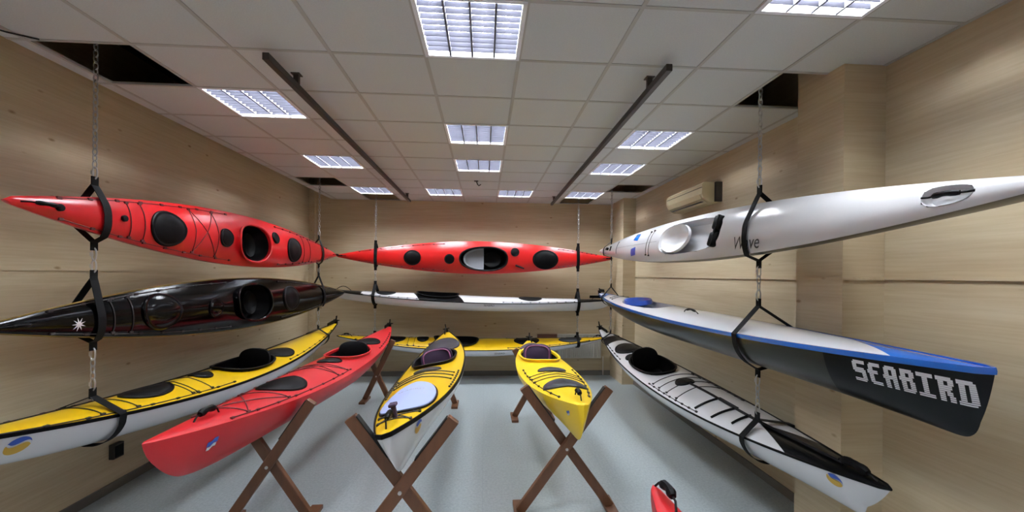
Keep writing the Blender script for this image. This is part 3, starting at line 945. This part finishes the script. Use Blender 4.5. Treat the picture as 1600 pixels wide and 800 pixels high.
# ------------------------------------------------------------------ ceiling rails, hook, cable
def rail(label, xa, xb, ya, yb, posts, z=3.25):
    o = empty('ceiling_rail', label, 'rail', 'steel rails under the ceiling', Matrix.Translation(((xa+xb)/2, (ya+yb)/2, z)))
    off = Vector(((xa+xb)/2, (ya+yb)/2, z))
    b = NB(); beam(b, Vector((xa, ya, z))-off, Vector((xb, yb, z))-off, .045, .04, (1, 0, 0), .003); obj('bar', b, 'rail', o)
    for y in posts:
        x = xa+(xb-xa)*(y-ya)/(yb-ya)
        b = NB(); beam(b, Vector((x+.0, y, z))-off, Vector((x+.0, y, H+.0))-off, .035, .035, (1, 0, 0), .003)
        box(b, (x-.03-off.x, y-.03-off.y, H-.006-z), (x+.03-off.x, y+.03-off.y, H-z))
        obj('hanger', b, 'rail', o)
rail('dark steel rail under the ceiling left of centre', -1.335, -1.355, 2.65, 7.70, (3.08, 7.45))
rail('dark steel rail under the ceiling right of centre', 1.14, 1.215, 2.58, 7.72, (2.92, 7.45))
b = NB(); tube(b, [(-.14, 6.35, H), (-.12, 6.35, H-.05), (-.10, 6.35, H-.07), (-.07, 6.35, H-.05)], .008, 6)
box(b, (-.17, 6.32, H-.008), (-.11, 6.38, H))
tag(obj('ceiling_hook', b, 'rail', None, True), 'small dark hook on a far centre ceiling tile', 'hook')
b = NB(); tube(b, [(-2.86, 2.30, H-.010), (-2.85, 2.42, H-.016), (-2.86, 2.55, H-.022), (-2.80, 2.66, H-.012), (-2.70, 2.74, H-.006)], .005, 6)
tag(obj('ceiling_cable', b, 'cord', None, True), 'loose dark cable along the ceiling edge at top left', 'cable')

# ------------------------------------------------------------------ wall things
def loft(bm, prof, axis_pts):
    V = [[bm.verts.new(f(p)) for p in prof] for f in axis_pts]
    for a, c in zip(V, V[1:]):
        for i in range(len(prof)): bm.faces.new((a[i], a[(i+1) % len(prof)], c[(i+1) % len(prof)], c[i]))
    bm.faces.new(V[0][::-1]); bm.faces.new(V[-1])
ac = empty('air_conditioner', 'cream split air conditioner high on the right wall', 'air conditioner', None, Matrix.Translation((XR, 5.15, 2.92)))
prof = [(0, -.115), (-.13, -.115), (-.20, -.07), (-.225, -.02), (-.22, .09), (-.19, .115), (0, .115)]
b = NB(); loft(b, prof, [lambda p, y=y: (p[0], y, p[1]) for y in (-.44, -.43, .49, .5)]); obj('casing', b, 'ac', ac)
b = NB(); box(b, (-.075, -.475, -.112), (-.0, -.438, .112)); obj('back_plate', b, 'acdark', ac)
b = NB(); loft(b, [(-.229, -.03), (-.205, -.075), (-.135, -.12), (-.13, -.112), (-.20, -.066), (-.222, -.028)], [lambda p, y=y: (p[0], y, p[1]) for y in (-.40, .46)]); obj('outlet_flap', b, 'ac', ac)
b = NB()
for i in range(3): box(b, (-.19+.02*i, -.36, -.106-.0*i), (-.183+.02*i, .43, -.098))
obj('vane', b, 'acdark', ac)
b = NB(); box(b, (-.226, -.44, .05), (-.217, .49, .055)); obj('front_seam', b, 'acdark', ac)

rd = empty('radiator', 'white ribbed radiator low on the back wall at right', 'radiator', None, Matrix.Translation((1.85, 8.115, .34)))
b = NB(); box(b, (-.43, .01, .0), (.43, .045, .46), bev=.008)
for i in range(20):
    x = -.41+.82*(i+.5)/20; box(b, (x-.014, -.012, .02), (x+.014, .012, .44), bev=.004)
obj('panel', b, 'radiator', rd)
b = NB(); box(b, (-.43, -.02, .455), (.43, .05, .47)); obj('top_grille', b, 'radiator', rd)
for s in (-.3, .3):
    b = NB(); box(b, (s-.02, .03, .03), (s+.02, .07, .40)); obj('bracket', b, 'radiator', rd)
b = NB(); tube(b, [(.40, .02, .03), (.47, .02, .03), (.47, .02, -.33)], .011, 6); obj('pipe', b, 'radiator', rd, True)
b = NB(); box(b, (1.03, 8.14, .60), (1.41, YB, .80), bev=.004)
tag(obj('brown_board', b, 'brown'), 'brown board on the back wall left of the radiator', 'board')
so = empty('wall_socket', 'black socket box low on the left wall', 'socket', None, Matrix.Translation((XL, 3.98, .35)))
b = NB(); box(b, (0, -.055, -.065), (.045, .055, .065), bev=.006); obj('box', b, 'acdark', so)
b = NB(); box(b, (.045, -.04, -.05), (.05, .04, .05)); obj('cover', b, 'rubber', so)

# ------------------------------------------------------------------ trestles
def trestle(label, cx, Y, zc, h, kay, yaw=0.0, wt=None, pad=True):
    """crossed beams; the crossing height is where the hull comes to rest in the fork"""
    mxk = kay.mx; inv = mxk.inverted()
    rot = Matrix.Rotation(yaw, 3, 'Z'); t, wd = .045, .075
    best = None
    for step in (range(-10, 11) if wt is None else (0,)):
        T = Vector((cx+step*.01, Y, 0)); pts = []
        for i in range(-40, 41):
            x0 = (inv @ Vector((cx, Y, 1))).x + i*.006
            if abs(x0) > kay.h: continue
            s, kz = kay.sheer(x0), kay.keel(x0)
            for j in range(21):
                z = kz+(s-kz)*j/20; y = kay.hully(x0, z)
                for sg in (1, -1):
                    l = rot.transposed() @ (mxk @ Vector((x0, sg*y, z))-T)
                    if abs(l.y) < .05: pts.append((l.x, l.z))
        if wt is not None:
            lo, hi = .1, .8
            for _ in range(30):
                zc = (lo+hi)/2; kk = wt/(h-zc); m = (wd/2+.017)*math.sqrt(1+kk*kk)
                if all(abs(x) <= kk*(z-zc)-m for x, z in pts if z < h+.02): lo = zc
                else: hi = zc
            zc = lo; best = (wt, T); break
        lo, hi = .15, .6
        for _ in range(25):
            w_ = (lo+hi)/2; kk = w_/(h-zc)
            m = (wd/2+.017)*math.sqrt(1+kk*kk)
            if all(abs(x) <= kk*(z-zc)-m for x, z in pts if z < h+.02): hi = w_
            else: lo = w_
        if best is None or hi < best[0]-1e-4: best = (hi, T)
    wt, T = best
    kk = wt/(h-zc); wf = zc*kk
    o = empty('trestle', label, 'trestle', 'wooden kayak trestles', Matrix.Translation(T) @ rot.to_4x4())
    n = Vector((0, 1, 0))
    for s in (1, -1):
        p, q = Vector((-s*wt, s*.024, h)), Vector((s*wf, s*.024, .03))
        b = NB(); beam(b, p, q, wd, t, n); lg = obj('leg', b, 'wood', o)
        b = NB(); box(b, (s*wf-.045, -.17+.024*s, 0), (s*wf+.045, .17+.024*s, .032), bev=.004)
        x1 = s*wf-s*.05; vs = [(x1, s*.024-.02, .03), (x1-s*.09, s*.024-.02, .03), (x1-s*.045, s*.024-.02, .12)]
        obj('foot', b, 'wood', o)
        d = (q-p).normalized(); nn = Vector((-d.z, 0, d.x)); nn = nn if nn.z > 0 else -nn
        if pad:
            b = NB(); L_ = (p-Vector((0, s*.024, zc))).length
            beam(b, p+d*.015+nn*(wd/2+.002), p+d*(L_*.62)+nn*(wd/2+.002), .008, .05, n, .002); obj('pad', b, 'foam', o)
    b = NB(); tube(b, [(0, -.055, zc), (0, .055, zc)], .012, 8); obj('bolt', b, 'steel', o, True)
trestle('wooden trestle under the near end of the red plastic kayak', -1.60, 3.40, .45, .95, k4)
trestle('wooden trestle under the far end of the red plastic kayak', -1.61, 6.60, .38, .93, k4)
trestle('nearest wooden trestle, under the pale lidded yellow and white kayak bow', -.50, 2.60, .64, 1.07, k5)
trestle('wooden trestle under the far end of the yellow and white kayak', -.585, 6.30, .42, .93, k5)
trestle('wooden trestle under the near end of the short yellow kayak', .66, 3.45, .53, 1.02, k6)
trestle('wooden trestle under the far end of the short yellow kayak', .685, 5.75, .46, .93, k6)

trestle('wooden trestle under the red kayak tip at the bottom edge', .77, .55, .50, .98, k13)
trestle('wooden trestle behind the camera under the other end of the near red kayak', .79, -1.9, .50, .98, k13)

# ------------------------------------------------------------------ slings and chains
def links_between(b, p, q):
    n = max(2, int(round((p.z-q.z)/.042))); st = (p.z-q.z)/n
    for i in range(n):
        z = p.z-st*(i+.5); r = .0046; hw, hl = .0145, st*.5+.007
        P = []
        for j in range(10):
            th = 2*PI*j/10; u, w = hw*math.cos(th), hl*math.sin(th)
            P.append((p.x+u, p.y, z+w) if i % 2 == 0 else (p.x, p.y+u, z+w))
        tube(b, P, r, 5, True)
def chain(label, p, q, group):
    p, q = Vector(p), Vector(q)
    o = empty('chain', label, 'chain', group, Matrix.Translation(p))
    b = NB()
    cl = .075
    top = p.z > 3.6
    a = p if top else p-Vector((0, 0, cl)); e = q+Vector((0, 0, cl))
    if a.z-e.z > .03: links_between(b, a-p, e-p)
    else: tube(b, [a-p, e-p], .004, 5)
    obj('chain_links', b, 'chain', o, True)
    for c in ([q+Vector((0, 0, cl/2))] if top else [p-Vector((0, 0, cl/2)), q+Vector((0, 0, cl/2))]):
        b = NB(); P = []
        for j in range(14):
            th = 2*PI*j/14; P.append(c-p+Vector((.015*math.cos(th), 0, (cl/2+.004)*math.sin(th))))
        tube(b, P, .0055, 6, True); box(b, (c.x-p.x-.022, -.007, c.z-p.z-.012), (c.x-p.x-.010, .007, c.z-p.z+.014))
        obj('carabiner', b, 'steel', o, True)
    return o

def hullset(pts):
    pts = sorted(set(pts)); cr = lambda o, a, b: (a[0]-o[0])*(b[1]-o[1])-(a[1]-o[1])*(b[0]-o[0])
    lo, up = [], []
    for p in pts:
        while len(lo) > 1 and cr(lo[-2], lo[-1], p) <= 0: lo.pop()
        lo.append(p)
    for p in reversed(pts):
        while len(up) > 1 and cr(up[-2], up[-1], p) <= 0: up.pop()
        up.append(p)
    return lo[:-1]+up[:-1]

def sling(label, kay, P, lift, drop, last, tab=.055, w=.056):
    """webbing loop round the hull at the chain's position; returns top and bottom fixing heights"""
    inv = kay.mx.inverted(); ex = Vector((kay.mx[0][0], kay.mx[1][0], 0)).normalized()
    sd = Vector((-ex.y, ex.x, 0))
    x0 = (inv @ Vector((P[0], P[1], kay.mx.translation.z))).x
    pts = []
    for x in (x0-.03, x0, x0+.03):
        s, kz, bb = kay.sheer(x), kay.keel(x), kay.beam(x)
        for j in range(41):
            z = kz+(s-kz)*j/40; y = kay.hully(x, z)
            for sg in (1, -1): pts.append(kay.mx @ Vector((x, sg*y, z)))
            y = bb*(-1+2*j/40); pts.append(kay.mx @ Vector((x, y, kay.deckz(x, y))))
    C0 = Vector((P[0], P[1], 0))
    q = [((p-C0).dot(sd), p.z) for p in pts]
    mz = sum(z for _, z in q)/len(q); ms = sum(s for s, _ in q)/len(q)
    q = [(round(s+(s-ms)*.02+math.copysign(.011, s-ms), 4), round(z+math.copysign(.011, z-mz), 4)) for s, z in q]
    zt, zb = max(z for _, z in q), min(z for _, z in q)
    apex = (0.0, zt+lift); foot = (0.0, zb-drop)
    poly = q+[apex]+([] if last else [foot])
    hp = hullset(poly)
    # even spacing keeps the webbing smooth
    out = []
    for i in range(len(hp)):
        a, c = hp[i], hp[(i+1) % len(hp)]; L_ = math.dist(a, c); n = max(1, int(L_/.04))
        out += [(a[0]+(c[0]-a[0])*j/n, a[1]+(c[1]-a[1])*j/n) for j in range(n)]
    base = Vector((P[0], P[1], zt+lift+tab))
    o = empty('sling', label, 'sling', 'black webbing slings', Matrix.Translation(base))
    W3 = lambda s, z: C0+sd*s+Vector((0, 0, z))-base
    b = NB(); ribbon(b, [W3(*p) for p in out], ex, w, .004, True); obj('loop', b, 'webbing', o)
    b = NB(); ribbon(b, [W3(0, apex[1]-.012), W3(0, apex[1]+tab)], ex, w*.85, .010); obj('top_tab', b, 'webbing', o)
    zend = zb
    if not last:
        b = NB(); ribbon(b, [W3(0, foot[1]+.012), W3(0, foot[1]-tab)], ex, w*.85, .010); obj('bottom_tab', b, 'webbing', o)
        zend = foot[1]-tab
    return apex[1]+tab, zend

def rig(P, kays, names, where, lifts, grp):
    prev = 3.94
    for i, (k, n) in enumerate(zip(kays, names)):
        zt, zb = sling('black webbing sling round %s' % n, k, P, lifts[i][0], lifts[i][1], i == len(kays)-1)
        lab = ('galvanised chain from the ceiling to the top sling %s' if i == 0 else
               'short chain between the upper and middle slings %s' if i == 1 else 'short chain between the middle and lowest slings %s') % where
        chain(lab, (P[0], P[1], prev), (P[0], P[1], zt-.012), grp)
        prev = zb+.012
LF = [(.07, .035), (.13, .02), (.05, .02)]
rig((-2.645, 3.05), (k1, k2, k3), ('the near end of the red kayak on the left wall', 'the near end of the black kayak', 'the near end of the yellow kayak on the left wall'), 'near the left wall front', LF, 'hanging chains')
rig((-2.53, 6.65), (k1, k2, k3), ('the far end of the red kayak on the left wall', 'the far end of the black kayak', 'the far end of the yellow kayak on the left wall'), 'in the back left corner', LF, 'hanging chains')
rig((-1.955, 7.74), (k7, k8, k9), ('the left end of the back wall red kayak', 'the left end of the back wall white kayak', 'the left end of the back wall yellow kayak'), 'at the left of the back wall', LF, 'hanging chains')
rig((1.72, 7.74), (k7, k8, k9), ('the right end of the back wall red kayak', 'the right end of the back wall white kayak', 'the right end of the back wall yellow kayak'), 'at the right of the back wall', LF, 'hanging chains')
RF = [(.06, .03), (.12, .02), (.03, .02)]
rig((2.05, 3.05), (k10, k11, k12), ('the near part of the top white surf ski', 'the near part of the blue and white surf ski', 'the near part of the white and black kayak'), 'near the right wall pillar', RF, 'hanging chains')
rig((2.03, 6.70), (k10, k11, k12), ('the far end of the top white surf ski', 'the far end of the blue and white surf ski', 'the far end of the white and black kayak'), 'in the back right corner', RF, 'hanging chains')

# ------------------------------------------------------------------ camera, world, output look
yaw, roll = .0644, .010
f_px = 662.0
cam = bpy.data.cameras.new('camera'); cam.sensor_width = 36; cam.lens = f_px/1600*36
cam.shift_y = 30/1600; cam.clip_start = .05
co = bpy.data.objects.new('camera', cam); COL.objects.link(co)
cy_, sy_ = math.cos(yaw), math.sin(yaw); cr_, sr_ = math.cos(roll), math.sin(roll)
R0 = Vector((cy_, -sy_, 0)); U0 = Vector((0, 0, 1)); F0 = Vector((sy_, cy_, 0))
R1 = R0*cr_+U0*sr_; U1 = U0*cr_-R0*sr_
co.matrix_world = Matrix(((R1.x, U1.x, -F0.x, 0), (R1.y, U1.y, -F0.y, 0), (R1.z, U1.z, -F0.z, 1.94), (0, 0, 0, 1)))
S.camera = co
w = bpy.data.worlds.new('world'); S.world = w; w.use_nodes = True
w.node_tree.nodes['Background'].inputs[0].default_value = (.02, .02, .02, 1)
S.view_settings.view_transform = 'Standard'; S.view_settings.look = 'None'
S.view_settings.exposure = 0.98; S.view_settings.gamma = 1.0; S.view_settings.use_curve_mapping = False
try:
    S.cycles.use_denoising = True; S.cycles.max_bounces = 8; S.cycles.diffuse_bounces = 5; S.cycles.sample_clamp_indirect = 6
except Exception: pass
